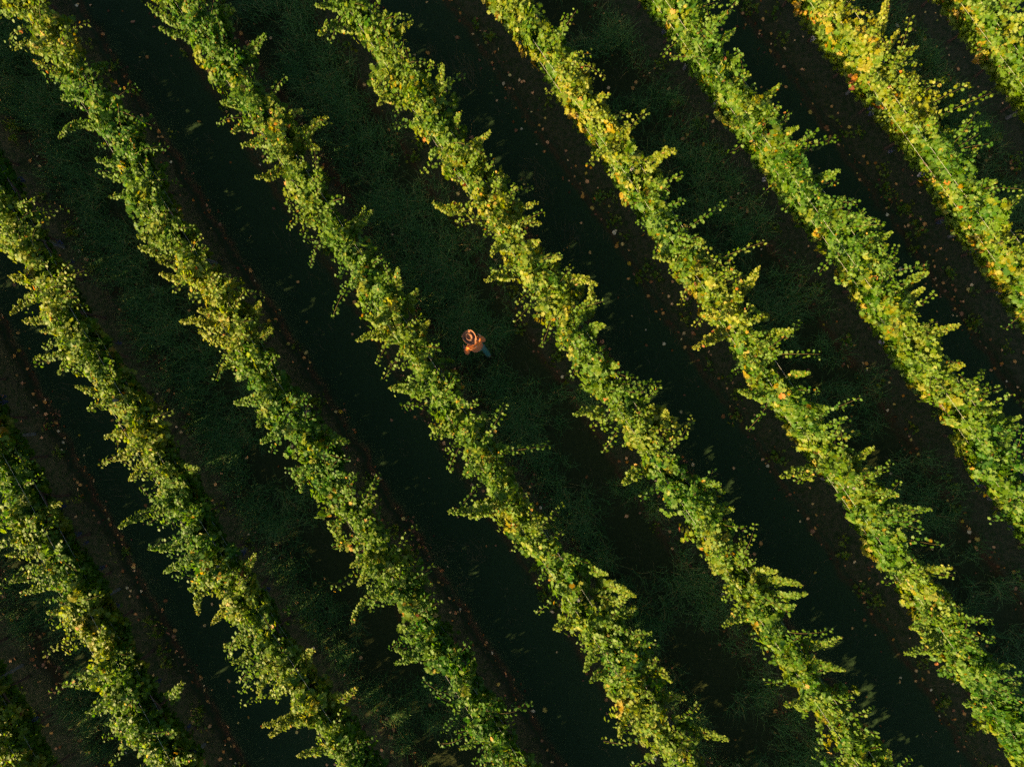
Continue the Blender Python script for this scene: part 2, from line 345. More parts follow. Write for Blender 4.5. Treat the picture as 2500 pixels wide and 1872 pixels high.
def vine_foliage(k, ua, ub, inside):
    r = rng; R = ROWS[k]; Ls = Leaves(); stems = []
    dens = 1.0 if inside else .45
    L = ub - ua
    # --- shell of leaves round the trellis, gathered in overlapping clumps with dark pockets between them
    NC = int(58 * L * dens) + 1; per = 12
    cu = r.uniform(ua - .12, ub + .12, NC)
    ca = np.where(r.random(NC) < .55, r.normal(0, .75, NC), r.uniform(-2.7, 2.7, NC))
    keepc = r.random(NC) <   .85 + .4 * N_GAP[k](cu + .25 * np.sin(ca * 2))
    cu, ca = cu[keepc], ca[keepc]; NC = len(cu)
    crad = np.clip(r.normal(.92, .20, NC), .45, 1.32); cdir = r.normal(0, 1, (NC, 3)); ctone = r.normal(0, .075, NC) + np.where(r.random(NC) < .04, .20, 0); csz = r.uniform(.85, 1.2, NC)
    rp = lambda x: np.repeat(x, per, 0)
    N = NC * per
    u = rp(cu) + r.normal(0, .075, N); a = rp(ca) + r.normal(0, .15, N)
    rad = np.clip(rp(crad) - np.abs(r.normal(0, .10, N)), .3, 1.3)
    vc = R['v'](u) + R['dev'](u) * .8 + .05 * N_LINE[k](u)
    hw = R['hw'](u)
    w = hw * np.where(a < 0, 1 + .42 * N_WL[k](u) + .28 * N_WR[k](u * 2.3), 1 + .42 * N_WR[k](u) + .28 * N_WL[k](u * 2.3 + 5))
    lee = 1.0
    top = .56 + .24 * N_TOP[k](u)
    vert = np.where(np.cos(a) > 0, top, np.where(np.sin(a) * lee > 0, .36, .80))
    v = vc + w * rad * np.sin(a) * np.where(np.cos(a) < 0, .9, 1)
    z = 1.36 + vert * rad * np.cos(a)
    outw = np.sin(a)[:, None] * VD3 + np.cos(a)[:, None] * UP
    n = nrm(.50 * outw + .40 * UP + .35 * SUNV + .50 * rp(cdir) + .30 * r.normal(0, 1, (N, 3)))
    t = .8 * r.normal(0, 1, (N, 3)) - .9 * UP + .35 * outw
    sz = r.uniform(.078, .142, N) * rp(csz) * (1 if inside else 1.4)
    Ls.add(to_world(u, v, z), n, t, sz, autumn_level(k, u, z, r) + rp(ctone))
    # --- inner leaves added to close the wall of foliage to the sun
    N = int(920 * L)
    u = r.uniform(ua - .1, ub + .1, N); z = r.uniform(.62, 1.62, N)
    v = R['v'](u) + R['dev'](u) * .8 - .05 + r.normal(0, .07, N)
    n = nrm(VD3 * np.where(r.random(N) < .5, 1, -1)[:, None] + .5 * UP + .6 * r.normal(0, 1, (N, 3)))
    Ls.add(to_world(u, v, z), n, r.normal(0, 1, (N, 3)) - UP, r.uniform(.12, .17, N), np.clip(autumn_level(k, u, z, r) * .3, 0, 1))  # darker green paints shade into the pockets between clumps
    # --- growing shoots that break the outline
    S = int(13 * L * dens) + 1; M = 17
    us = r.uniform(ua, ub, S); side = np.where(r.random(S) < .5, -1., 1.)
    ln = np.where(r.random(S) < .2, r.uniform(1.5, 2.0, S), r.uniform(.8, 1.5, S))
    th0 = np.abs(r.normal(.12, .12, S)); curv = r.uniform(.0, 2.3, S)
    az = r.normal(0, .9, S)
    s = np.linspace(0, 1, M)[None] * ln[:, None]
    th = th0[:, None] + curv[:, None] * np.clip(s - .55, 0, 9) ** 1.2
    th = np.minimum(th, 2.3)
    ds = ln[:, None] / (M - 1)
    hor = np.cumsum(np.sin(th) * ds, 1); ver = np.cumsum(np.cos(th) * ds, 1)
    vb = R['v'](us) + R['dev'](us) * .8 + r.normal(0, .10, S)
    dv = side * np.cos(az); du = np.sin(az)
    U = us[:, None] + du[:, None] * hor; Vv = vb[:, None] + dv[:, None] * hor
    Z = r.uniform(.88, 1.12, S)[:, None] + ver * .92
    path = (U[..., None] * UD3 + Vv[..., None] * VD3); path[..., 2] = Z
    stems.append((path, np.linspace(.005, .0014, M)[None].repeat(S, 0)))
    d = nrm(np.gradient(path, axis=1))
    for rep in range(3):
        m = slice(5, M)
        p = path[:, m].reshape(-1, 3); dd = d[:, m].reshape(-1, 3); K = len(p)
        sd = nrm(np.cross(dd, UP + .3 * r.normal(0, 1, (K, 3)))) * np.where((np.arange(K) + rep) % 2, 1, -1)[:, None]
        q = p + sd * r.uniform(.02, .075, K)[:, None] + r.normal(0, .015, (K, 3))
        frac = np.tile(np.linspace(5 / M, 1, M - 5), S)
        n = nrm(.70 * UP + .50 * SUNV + .35 * sd + .48 * r.normal(0, 1, (K, 3)))
        t = sd * .8 + dd * .4 - .4 * UP + .4 * r.normal(0, 1, (K, 3))
        uu = q[:, 0] * UD[0] + q[:, 1] * UD[1]
        Ls.add(q, n, t, r.uniform(.078, .138, K) * (1.12 - .58 * frac) * (1 if inside else 1.3), autumn_level(k, uu, q[:, 2], r) - .04)
    return Ls, stems

def finish(name, Ls, stems, parent, simple=False):
    V, F, au, rn = Ls.arrays(simple)
    faces, mats = [F], [np.zeros(len(F), int)]; A, Rn = [au], [rn]
    Vs = [V]; nv = len(V)
    for path, rad in stems:
        v, f = tubes(path, rad, 3, nv); nv += len(v); Vs.append(v); faces.append(f); mats.append(np.ones(len(f), int))
        A.append(np.full(len(f), .5)); Rn.append(np.full(len(f), .5))
    me = np_mesh(name, np.concatenate(Vs), faces, {'autumn': np.concatenate(A), 'rnd': np.concatenate(Rn)}, np.concatenate(mats))
    me.materials.append(M_LEAF); me.materials.append(M_STEM)
    return link(bpy.data.objects.new(name, me), parent)

# long shoots standing out of the rows: quadrant, row, then base ... tip
SHOOTS = """1D 170 200 55 210;1D 290 340 135 270;1D 330 400 260 430;1D 430 560 360 550 250 600;1D 480 690 405 680;1D 520 750 450 760;1D 540 830 460 850
1D 600 890 550 890;1D 690 1040 590 1015;1D 700 1110 600 1060;1D 790 1200 690 1195;1D 900 1360 850 1340;1D 900 1410 770 1385;1D 960 1480 850 1435;1D 1010 1560 955 1600
1D 1100 1460 1180 1420;1D 1090 1350 1125 1300;1E 740 60 630 10;1E 790 150 685 125;1E 1050 220 1150 140;1E 960 60 1015 30;1E 1010 440 950 440;1E 1060 540 990 570
1E 1120 600 1040 630;1E 1260 540 1310 475;1E 1320 560 1420 500;1E 1300 620 1380 650;1E 1210 730 1100 780;1E 1480 960 1580 890;1E 1530 1000 1615 910;1E 1330 930 1290 960
1E 1720 1280 1720 1155;1E 1770 1310 1810 1250;1E 1810 1430 1855 1380;1E 1640 1400 1580 1370;1E 1670 1450 1535 1465;1F 1500 40 1350 20;1F 1490 110 1365 140
1F 1660 100 1665 40;1F 1720 130 1780 95;1F 1650 390 1605 350;1F 1690 430 1630 450;1F 1890 430 1910 270;1F 2020 640 2120 570;1F 1960 560 1995 490;1F 1960 880 1865 875
1F 2130 740 2200 760;1F 2180 1080 2120 1110;1F 2180 1180 2090 1210;1C 130 1280 40 1360;1C 170 1380 95 1390;1C 220 1440 175 1430;1C 250 1510 140 1550;1C 300 1560 255 1620;1C 110 1200 40 1180
2G 150 170 215 150;2G 320 400 330 350;2G 360 460 390 400;2G 500 620 510 550;2G 560 740 630 670 710 655;2G 640 830 670 790;2G 690 1110 610 1110;2G 980 1250 1070 1150
2G 1090 1440 1215 1415;2G 890 1440 775 1505;2G 1190 1640 1280 1600;2G 780 1070 830 1050;2H 830 130 930 50;2H 890 190 965 140;2H 930 260 1000 230;2H 1000 350 1030 320
2H 1060 430 1160 375;2H 1110 510 1150 475;2H 1170 620 1235 545;2H 1190 690 1255 600;2H 1310 790 1420 740;2H 1390 930 1440 845;2H 1470 980 1505 915;2H 1530 1020 1550 935
2H 1590 1060 1640 1000;2H 1700 1230 1790 1170;2H 1700 1290 1780 1240;2H 1790 1460 1940 1400;2H 1870 1610 1960 1580;2F 0 870 110 880;2F 20 930 130 960;2F 60 1070 125 1045
2F 140 1140 210 1110;2F 220 1200 375 1215;2F 330 1350 345 1230;2F 330 1430 400 1395;2F 400 1560 460 1590;2I 1580 220 1600 100 1620 0;2I 1620 240 1660 130;2I 1660 270 1755 200
2I 1680 300 1765 335;2I 1790 430 1840 400;2I 1930 600 1960 560;2I 1960 680 2010 650;2I 2030 820 2100 785;2I 2100 950 2200 840
3B 140 740 20 740;3B 60 590 0 600;3B 170 800 40 865;3B 230 870 80 910;3B 290 1000 200 990;3B 420 1260 335 1270;3B 420 1310 330 1310;3B 470 1400 375 1410;3B 500 1500 540 1570
3B 640 1560 605 1600;3B 220 560 265 510;3B 740 1350 790 1290;3C 420 40 320 15;3C 500 220 450 230;3C 530 300 490 335;3C 590 380 560 420;3C 740 540 640 540 510 625
3C 790 690 635 715;3C 800 770 700 815;3C 870 880 850 1005;3C 840 850 820 900;3C 970 960 920 1040;3C 1030 1110 965 1135;3C 1060 1150 1005 1215;3C 1140 1290 1125 1360
3C 1270 1450 1130 1480;3C 1270 1470 1160 1520;3C 1380 1600 1280 1610;3C 1440 1360 1550 1310;3C 1060 800 1110 740;3C 1320 1200 1350 1140;3C 800 380 865 370
3D 1130 60 1010 85;3D 1120 130 1110 190;3D 1190 190 1130 260;3D 1420 240 1510 265;3D 1290 400 1310 470;3D 1560 520 1630 480;3D 1450 630 1480 715;3D 1590 770 1510 790
3D 1580 810 1545 875;3D 1720 930 1610 930 1520 1045;3D 1870 1150 1700 1150;3D 1830 1160 1700 1210;3D 2080 1490 1985 1580;3D 1800 860 1870 865;3E 1800 40 1680 20;3E 1930 190 1855 195
3E 2160 540 2060 530 1930 550;3E 2080 550 2030 590;4E 320 800 415 830;4E 400 880 535 915;4E 380 930 520 920;4E 460 1010 545 975;4E 500 1110 600 1060;4E 580 1230 625 1180
4E 620 1260 690 1290;4E 680 1370 750 1355;4E 820 1520 940 1540;4E 260 1040 175 1060;4E 340 1160 305 1235;4E 390 1270 335 1280;4E 500 1440 460 1530;4F 360 130 265 130
4F 590 130 600 90;4F 630 160 670 115;4F 520 410 480 440;4F 790 430 905 440;4F 900 560 965 545;4F 900 620 950 590;4F 960 720 1010 680;4F 1040 800 1140 795;4F 1100 880 1260 870
4F 1110 930 1280 905;4F 1120 960 1230 960;4F 1010 1020 910 1055;4F 1240 1130 1430 1095;4F 1250 1180 1445 1240;4F 1260 1370 1175 1370;4F 1600 1640 1640 1580;4G 1070 60 970 40
4G 1270 110 1370 100;4G 1480 360 1560 270;4G 1580 450 1670 490;4G 1640 540 1815 540;4G 1270 390 1155 400;4G 1730 800 1900 785;4G 1840 900 1905 940;4G 1830 1130 1690 1160
4G 1800 1100 1720 1050;4G 2050 1200 2170 1220;4G 2020 1420 1950 1380;4G 2150 1320 2200 1290;4H 2110 150 2200 140;4H 2130 200 2190 180"""
def shoot_list():
    out = []
    for s in SHOOTS.replace('\n', ';').split(';'):
        f = s.split(); q, k = int(f[0][0]), f[0][1]; c = list(map(float, f[1:]))
        pts = [(c[i], c[i + 1]) for i in range(0, len(c), 2)]
        s0, s1 = [np.array([QOFF[q][0] + p[0] * .5651 - 1250, QOFF[q][1] + p[1] * .5651 - 936]) for p in (pts[0], pts[-1])]
        rr = np.linalg.norm(s1); rise = ((s1 - s0) @ s1 / rr) / max(rr, 150) * 15.6     # how far up it would stand if it grew straight up
        zt = 1.72 + float(np.clip(.62 * rise, .16, .80))
        z = np.linspace(1.66, zt, len(pts))
        if len(pts) == 3: z[1] += .10
        P = np.array([[*q_at(q, x, y, zz), zz] for (x, y), zz in zip(pts, z)])
        P[0] -= .26 * nrm(P[1] - P[0]) * np.array([1, 1, 2.2])
        out.append((k, P))
    return out
def resample(P, M, bow=.0):
    seg = np.linalg.norm(np.diff(P, axis=0), axis=1); t = np.concatenate([[0], np.cumsum(seg)]); t /= t[-1]
    s = np.linspace(0, 1, M)
    if len(P) == 3:
        a = (1 - s)[:, None] ** 2 * P[0] + (2 * s * (1 - s))[:, None] * (2 * P[1] - .5 * (P[0] + P[2])) + (s ** 2)[:, None] * P[2]
    else:
        a = np.stack([np.interp(s, t, P[:, i]) for i in range(3)], 1)
    a[:, 2] += bow * np.sin(s * math.pi)
    return a, t[-1] * 0 + seg.sum()
def make_shoot(k, P, parent):
    r = rng; M = 24
    path, L = resample(P, M, r.uniform(.02, .12))
    lat = nrm(np.cross(nrm(path[-1] - path[0]), UP)); path = path + lat * (r.normal(0, .07) * np.sin(np.linspace(0, math.pi, M)) + r.normal(0, .03) * np.sin(np.linspace(0, 2.6 * math.pi, M)))[:, None]
    d = nrm(np.gradient(path, axis=0)); Ls = Leaves()
    K = int(max(60, L * 150))
    s = np.sort(r.uniform(.02, 1, K)) ** .9; i = np.clip((s * (M - 1)).astype(int), 0, M - 1)
    p, dd = path[i], d[i]
    sd = nrm(np.cross(dd, UP)) * np.where(np.arange(K) % 2, 1, -1)[:, None]
    spread = (.15 * (1 - s) ** .8 + .010) * r.uniform(.1, 1.15, K)
    q = p + sd * spread[:, None] + r.normal(0, .016, (K, 3)) - UP * (spread * r.uniform(-.3, .9, K))[:, None]
    n = nrm(.75 * UP + .65 * SUNV + .40 * sd + .40 * r.normal(0, 1, (K, 3)))
    t = .75 * sd + .65 * dd - .35 * UP + .35 * r.normal(0, 1, (K, 3))
    sz = (.112 - .068 * s ** 1.1) * r.uniform(.7, 1.2, K)
    uu = q[:, :2] @ UD
    Ls.add(q, n, t, sz, autumn_level(k, uu, q[:, 2], r) + .05 * s)  # tone rises towards the tip, a painted sunlit glow
    return finish('shoot', Ls, [(path[None], np.linspace(.007, .0025, M)[None])], parent)

def trunk_mesh(p, simple=False):
    r = rng; M = 7
    h = np.linspace(0, 1, M)
    path = np.column_stack([p[0] + .03 * np.cumsum(r.normal(0, 1, M)) * h, p[1] + .03 * np.cumsum(r.normal(0, 1, M)) * h, p[2] - .05 + h * 1.0])
    rad = np.interp(h, [0, .15, .8, 1], [.05, .034, .030, .04])
    e = path[-1]
    arms = []
    for sgn in (-1, 1):
        q = np.linspace(0, 1, M)[:, None]
        arm = e + sgn * q * .52 * UD3 + UP * (.04 * np.sin(q * 3.1)) ; arm[:, 1] += .01 * r.normal(0, 1, M)
        arms.append(arm)
    paths = np.stack([path] + arms); rads = np.stack([rad, np.linspace(.032, .016, M), np.linspace(.032, .016, M)])
    V, F = tubes(paths, rads, 7)
    me = np_mesh('trunk', V, [F]); me.polygons.foreach_set('use_smooth', np.ones(len(F), bool)); me.materials.append(M_TRUNK)
    return me

def ico(subdiv=1):
    bm = bmesh.new(); bmesh.ops.create_icosphere(bm, subdivisions=subdiv, radius=1)
    V = np.array([v.co[:] for v in bm.verts]); F = np.array([[v.index for v in f.verts] for f in bm.faces]); bm.free(); return V, F
ICO = ico(1)
def grape_mesh():
    P = []
    for j in range(46):
        t = rng.random(); rr = .052 * (1 - t) ** .6 * math.sqrt(rng.random()) + .004; a = rng.uniform(0, 6.283)
        P.append((rr * math.cos(a), rr * math.sin(a), -.15 * t))
    P = np.array(P); V = (P[:, None] + .0105 * ICO[0][None]).reshape(-1, 3)
    F = (ICO[1][None] + (np.arange(len(P)) * len(ICO[0]))[:, None, None]).reshape(-1, 3)
    me = np_mesh('grape_cluster', V, [F]); me.polygons.foreach_set('use_smooth', np.ones(len(F), bool)); me.materials.append(M_GRAPE); return me
GRAPES = [grape_mesh() for _ in range(3)]

ROW_LABEL = {
 'Z': 'unseen vine row added beyond the corner row to shade the bottom left corner',
 'A': 'vine row of bright yellow-green leaves cut off by the bottom left corner',
 'B': 'broad leafy vine row beside the short corner row, grapes showing at its foot',
 'C': 'pale lit vine row with one very long curved shoot reaching into the lane',
 'D': 'vine row bordered by a bare soil ledge, second row left of the person',
 'E': 'long narrow vine row directly left of the person in the hat',
 'F': 'dense dark green vine row directly right of the person in the hat',
 'G': 'vine row with yellow patches, second row to the right of the person',
 'H': 'green vine row with many upward shoots, third row right of the person',
 'I': 'yellowing vine row with golden lower leaves, next to the corner row',
 'J': 'golden yellow vine row cut off by the top right corner',
}
ALLSHOOTS = shoot_list()
def in_frame(xy, z, m=0.0):
    d = H - z; return abs(xy[0]) < (1250 / FPX) * d + m and abs(xy[1]) < (936 / FPX) * d + m
def polymesh_post(p, h, rad):
    bm = bmesh.new()
    bmesh.ops.create_cone(bm, cap_ends=True, segments=10, radius1=rad, radius2=rad * .92, depth=h)
    bmesh.ops.translate(bm, verts=bm.verts, vec=(p[0], p[1], p[2] + h / 2))
    bmesh.ops.bevel(bm, geom=[e for e in bm.edges if all(v.co.z > p[2] + h * .9 for v in e.verts)], offset=.012, segments=2, affect='EDGES')
    me = bpy.data.meshes.new('trellis_post'); bm.to_mesh(me); bm.free(); me.materials.append(M_POST); return me

for ki, k in enumerate(KEYS):
    R = ROWS[k]
    row = empty('vine_row')
    tag(row, ROW_LABEL[k], 'vine row', 'vine rows of the vineyard')
    SP = 1.15
    nv = int(math.ceil((R['u1'] - R['u0']) / SP))
    uc = R['u0'] + (np.arange(nv) + .5) * SP
    vines = []
    for ui in uc:
        xy = uv2xy(np.array([ui]), R['v'](np.array([ui])))[0]
        ins = in_frame(xy, 1.5, .9)
        Ls, st = vine_foliage(k, ui - SP / 2, ui + SP / 2, ins)
        f = finish('grapevine', Ls, st if ins else [], row, simple=not ins)
        tr = link(bpy.data.objects.new('trunk', trunk_mesh((*xy, float(hz(xy[None])[0])))), f)
        vines.append(f)
        if ins and (k in 'AB' or k in 'CHIJ') and in_frame(xy, .8, 0):
            for _ in range(int(rng.integers(0, 3 if k in 'ABIJ' else 2))):
                g = bpy.data.objects.new('grape_cluster', GRAPES[rng.integers(3)])
                inner = -1 if (xy @ VD) > 0 else 1
                gxy = xy + UD * rng.uniform(-.5, .5) + VD * inner * rng.uniform(.20, .40)
                g.location = (*gxy, rng.uniform(.78, 1.0)); g.rotation_euler = (0, 0, rng.uniform(0, 6)); g.scale = [rng.uniform(1.0, 1.35)] * 3
                link(g, f)
    for kk, P in ALLSHOOTS:
        if kk != k: continue
        i = int(np.argmin(np.abs(uc - P[0, :2] @ UD)))
        make_shoot(k, P, vines[i])
    # trellis posts and wires
    pu = np.arange(R['u0'] + (1.7 + ki * .83) % 4.6, R['u1'], 4.6)
    for ui in pu:
        xy = uv2xy(np.array([ui]), R['v'](np.array([ui])))[0]
        link(bpy.data.objects.new('trellis_post', polymesh_post((*xy, -.3), 2.12, .042)), row)
    uu = np.linspace(R['u0'], R['u1'], 60)
    for off, z in ((.2, 1.74), (-.2, 1.74), (0, 1.0), (.22, 1.3), (-.22, 1.3)):
        path = to_world(uu, R['v'](uu) + off, z - .012 * np.sin((uu - pu[0]) / 4.6 * math.pi) ** 2)
        V, F = tubes(path[None], np.full((1, 60), .0024), 5)
        me = np_mesh('trellis_wire', V, [F]); me.materials.append(M_WIRE)
        link(bpy.data.objects.new('trellis_wire', me), row)

# ------------------------------------------------------------------ grass
def blades_mesh(name, base, dirs, length, width, arch, attr, mat, segs=4):
    N = len(base); s = np.linspace(0, 1, segs + 1)
    hor = np.sin(arch[:, None] * s[None]) ; 
    th = .25 + arch[:, None] * s[None]
    ds = length[:, None] / segs
    hx = np.concatenate([np.zeros((N, 1)), np.cumsum(np.sin(th[:, :-1]) * ds, 1)], 1)
    hzz = np.concatenate([np.zeros((N, 1)), np.cumsum(np.cos(th[:, :-1]) * ds, 1)], 1)
    floor = base[:, 2:3] + .01
    C = base[:, None, :2] + dirs[:, None] * hx[..., None]
    Z = np.maximum(base[:, 2:3] + hzz, floor + .02 * rng.random((N, 1)))
    perp = np.stack([-dirs[:, 1], dirs[:, 0]], 1)
    wd = width[:, None] * (1 - .85 * s[None] ** 1.5) * .5
    L = np.concatenate([C + perp[:, None] * wd[..., None], Z[..., None]], -1)
    Rr = np.concatenate([C - perp[:, None] * wd[..., None], Z[..., None] + .3 * wd[..., None]], -1)
    V = np.stack([L, Rr], 2).reshape(-1, 3)
    b = (np.arange(N)[:, None] * (segs + 1) + np.arange(segs)[None]) * 2
    F = np.stack([b, b + 1, b + 3, b + 2], -1).reshape(-1, 4)
    me = np_mesh(name, V, [F], {'tone': np.repeat(attr, segs)}); me.materials.append(mat)
    return me
def grass_mat(name, stops):
    k = NT(name); c = k.ramp(k.attr('tone'), stops)
    p = k.bsdf(c, .6, .25); t = k.n('ShaderNodeBsdfTranslucent'); k.l(c, t.inputs['Color'])
    m = k.n('ShaderNodeMixShader'); m.inputs[0].default_value = .3; k.l(p, m.inputs[1]); k.l(t.outputs[0], m.inputs[2]); return k.surf(m.outputs[0])
M_GRASS = grass_mat('cover crop grass', [(0, (.024, .088, .020)), (.5, (.085, .215, .050)), (.8, (.19, .29, .075)), (1, (.38, .27, .08))])
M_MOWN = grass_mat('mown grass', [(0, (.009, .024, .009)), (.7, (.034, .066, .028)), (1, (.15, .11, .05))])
M_STRAW = grass_mat('dry straw', [(0, (.12, .09, .045)), (1, (.27, .20, .10))])
def lane_points(a, b, n, m0=.55, m1=.75):
    """random ground points between row a and row b"""
    u = rng.uniform(-18, 18, n); t = rng.random(n)
    va, vb = ROWS[a]['v'](u) + m0, ROWS[b]['v'](u) - m1
    xy = uv2xy(u, va + (vb - va) * t)
    keep = (np.abs(xy[:, 0]) < 14.2) & (np.abs(xy[:, 1]) < 10.8)
    return xy[keep]
patch = smooth_noise(300, .9); patch2 = smooth_noise(301, .8)
LANES = list(zip(KEYS[1:-1], KEYS[2:]))
GRASS_LABEL = {'AB': 'weedy grass in the corner lane at the bottom left', 'CD': 'bluish grass in the lane between the third and second rows left of the person',
  'EF': 'long bluish grass in the lane where the person walks', 'GH': 'tufted green grass in the grassy lane right of the person', 'IJ': 'leaf-strewn grass in the lane by the top right corner'}
for a, b in LANES:
    if (a, b) in GRASSY:
        tuft = lane_points(a, b, 3200, .38, .6)
        f = np.clip(.58 + .6 * patch(tuft[:, 0] * 1.1 + tuft[:, 1] * .6) + .45 * patch2(tuft[:, 1] * 1.2 - tuft[:, 0] * .5), 0, 1)
        tuft = tuft[rng.random(len(tuft)) < f]
        nb = rng.integers(12, 44, len(tuft))
        base = np.repeat(tuft, nb, 0) + rng.normal(0, .10, (nb.sum(), 2))
        base = np.column_stack([base, hz(base)])
        N = len(base); ang = rng.uniform(0, 6.283, N)
        dirs = np.stack([np.cos(ang), np.sin(ang)], 1)
        tone = np.clip(np.repeat(rng.uniform(.1, .7, len(tuft)), nb) + rng.normal(0, .12, N) + (rng.random(N) < .09) * .5, 0, 1)
        me = blades_mesh('grass', base, dirs, rng.uniform(.16, .58, N), rng.uniform(.006, .013, N), rng.uniform(.8, 2.4, N), tone, M_GRASS)
        tag(link(bpy.data.objects.new('grass', me)), GRASS_LABEL[a + b], 'grass', kind='stuff')
    else:
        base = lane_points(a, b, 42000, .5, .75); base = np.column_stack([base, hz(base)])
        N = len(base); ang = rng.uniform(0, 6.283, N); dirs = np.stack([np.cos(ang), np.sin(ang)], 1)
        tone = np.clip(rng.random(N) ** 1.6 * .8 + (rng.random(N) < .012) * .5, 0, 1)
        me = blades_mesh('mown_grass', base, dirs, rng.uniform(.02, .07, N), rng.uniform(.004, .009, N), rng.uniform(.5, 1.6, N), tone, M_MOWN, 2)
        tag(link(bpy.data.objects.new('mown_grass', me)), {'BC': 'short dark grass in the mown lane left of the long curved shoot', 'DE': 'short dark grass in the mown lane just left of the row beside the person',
             'FG': 'short dark grass in the mown lane with wisps of straw', 'HI': 'short dark grass in the mown lane beside the yellowing row'}[a + b], 'grass', kind='stuff')
# wisps of dry straw and weeds
def wisps():
    P, D, Ln = [], [], []
    spots = []
    for (q, x, y) in ((2, 90, 760), (2, 130, 840), (2, 250, 1030), (1, 2000, 300), (1, 2040, 370), (2, 790, 500), (2, 880, 620), (2, 960, 760), (2, 1030, 960), (4, 1260, 860), (3, 2060, 740), (3, 1900, 730)):
        spots.append((q_at(q, x, y, 0), 60))
    for a, b in LANES:
        for p in lane_points(a, b, 110, .4, .6): spots.append((p, int(rng.integers(2, 12))))
    for c, n in spots:
        main = -UD + rng.normal(0, .35, 2)
        b = c + rng.normal(0, .12 if n < 30 else .20, (n, 2)); P.append(b)
        a = np.arctan2(main[1], main[0]) + rng.normal(0, .5, n); D.append(np.stack([np.cos(a), np.sin(a)], 1)); Ln.append(rng.uniform(.12, .5, n))
    P = np.concatenate(P); D = np.concatenate(D); Ln = np.concatenate(Ln); N = len(P)
    base = np.column_stack([P, hz(P)])
    me = blades_mesh('dry_straw', base, D, Ln, rng.uniform(.003, .006, N), rng.uniform(.9, 1.7, N), rng.random(N), M_STRAW)
    tag(link(bpy.data.objects.new('dry_straw', me)), 'thin wisps of dry straw lying along the lanes', 'straw', kind='stuff')
wisps()

# ------------------------------------------------------------------ fallen leaves
FALL_STOPS = [(0, (.10, .032, .016)), (.2, (.30, .11, .03)), (.4, (.62, .25, .06)), (.6, (.68, .37, .11)), (.75, (.70, .58, .38)), (.9, (.58, .37, .05)), (1, (.34, .36, .06))]
M_FALL = leaf_material('fallen leaf', FALL_STOPS, .12, .7, .2)
def litter_points(n):
    """ground spots: thick in the gutters beside the rows, thin in the lanes"""
    out = []
    for i, k in enumerate(KEYS):
        u = rng.uniform(-18, 18, n)
        wgt = {'Z': .5, 'A': 1.2, 'B': 1.25, 'C': .8, 'D': .55, 'E': .45, 'F': .5, 'G': .9, 'H': 1.0, 'I': 1.6, 'J': 1.3}[k]
        m = rng.random(n) < wgt / 1.6
        mode = rng.random(n)
        d = np.where(mode < .34, rng.normal(.52, .12, n), np.where(mode < .62, rng.normal(-.80, .18, n), np.where(mode < .82, rng.normal(0, .55, n), rng.uniform(-1.7, 1.7, n))))
        xy = uv2xy(u, ROWS[k]['v'](u) + d)[m]
        out.append(xy)
    xy = np.concatenate(out)
    return xy[(np.abs(xy[:, 0]) < 13.9) & (np.abs(xy[:, 1]) < 10.5)]
def litter_mesh(name, xy, size, tone, lift=.012):
    Ls = Leaves(); N = len(xy)
    p = np.column_stack([xy, hz(xy) + lift + rng.uniform(0, .02, N)])
    n = nrm(UP + .38 * rng.normal(0, 1, (N, 3))); n[:, 2] = np.abs(n[:, 2])
    Ls.add(p, n, rng.normal(0, 1, (N, 3)), size, tone)
    V, F, au, rn = Ls.arrays(False)
    me = np_mesh(name, V, [F], {'autumn': au, 'rnd': rn}); me.materials.append(M_FALL); return me
# brown mat of older leaves in the gutters
g = []
for k in KEYS:
    u = rng.uniform(-18, 18, 1500); u = u[rng.random(1500) < .30 + .5 * patch(u * 1.7 + KEYS.index(k) * 5)]; m = len(u)
    d = np.where(rng.random(m) < .7, rng.normal(.57, .16, m), rng.normal(-.85, .20, m)) + .07 * n1(u + KEYS.index(k) * 3.7)
    g.append(uv2xy(u, ROWS[k]['v'](u) + d))
g = np.concatenate(g); g = g[(np.abs(g[:, 0]) < 14) & (np.abs(g[:, 1]) < 10.8)]
me = litter_mesh('leaf_litter', g, rng.uniform(.04, .09, len(g)), np.clip(rng.normal(.11, .09, len(g)), 0, .42), .004)
tag(link(bpy.data.objects.new('leaf_litter', me)), 'reddish brown leaf litter gathered in the furrows along the rows', 'leaf litter', kind='stuff')
tone_pick = lambda n: rng.choice([.12, .25, .42, .52, .62, .74, .9], n, p=[.12, .16, .24, .22, .12, .06, .08])
L = litter_points(640)
me = litter_mesh('scattered_leaves', L, rng.uniform(.045, .10, len(L)), np.clip(tone_pick(len(L)) + rng.normal(0, .03, len(L)), 0, 1))
tag(link(bpy.data.objects.new('scattered_leaves', me)), 'smaller fallen vine leaves scattered over soil and lanes', 'fallen leaves', kind='stuff')
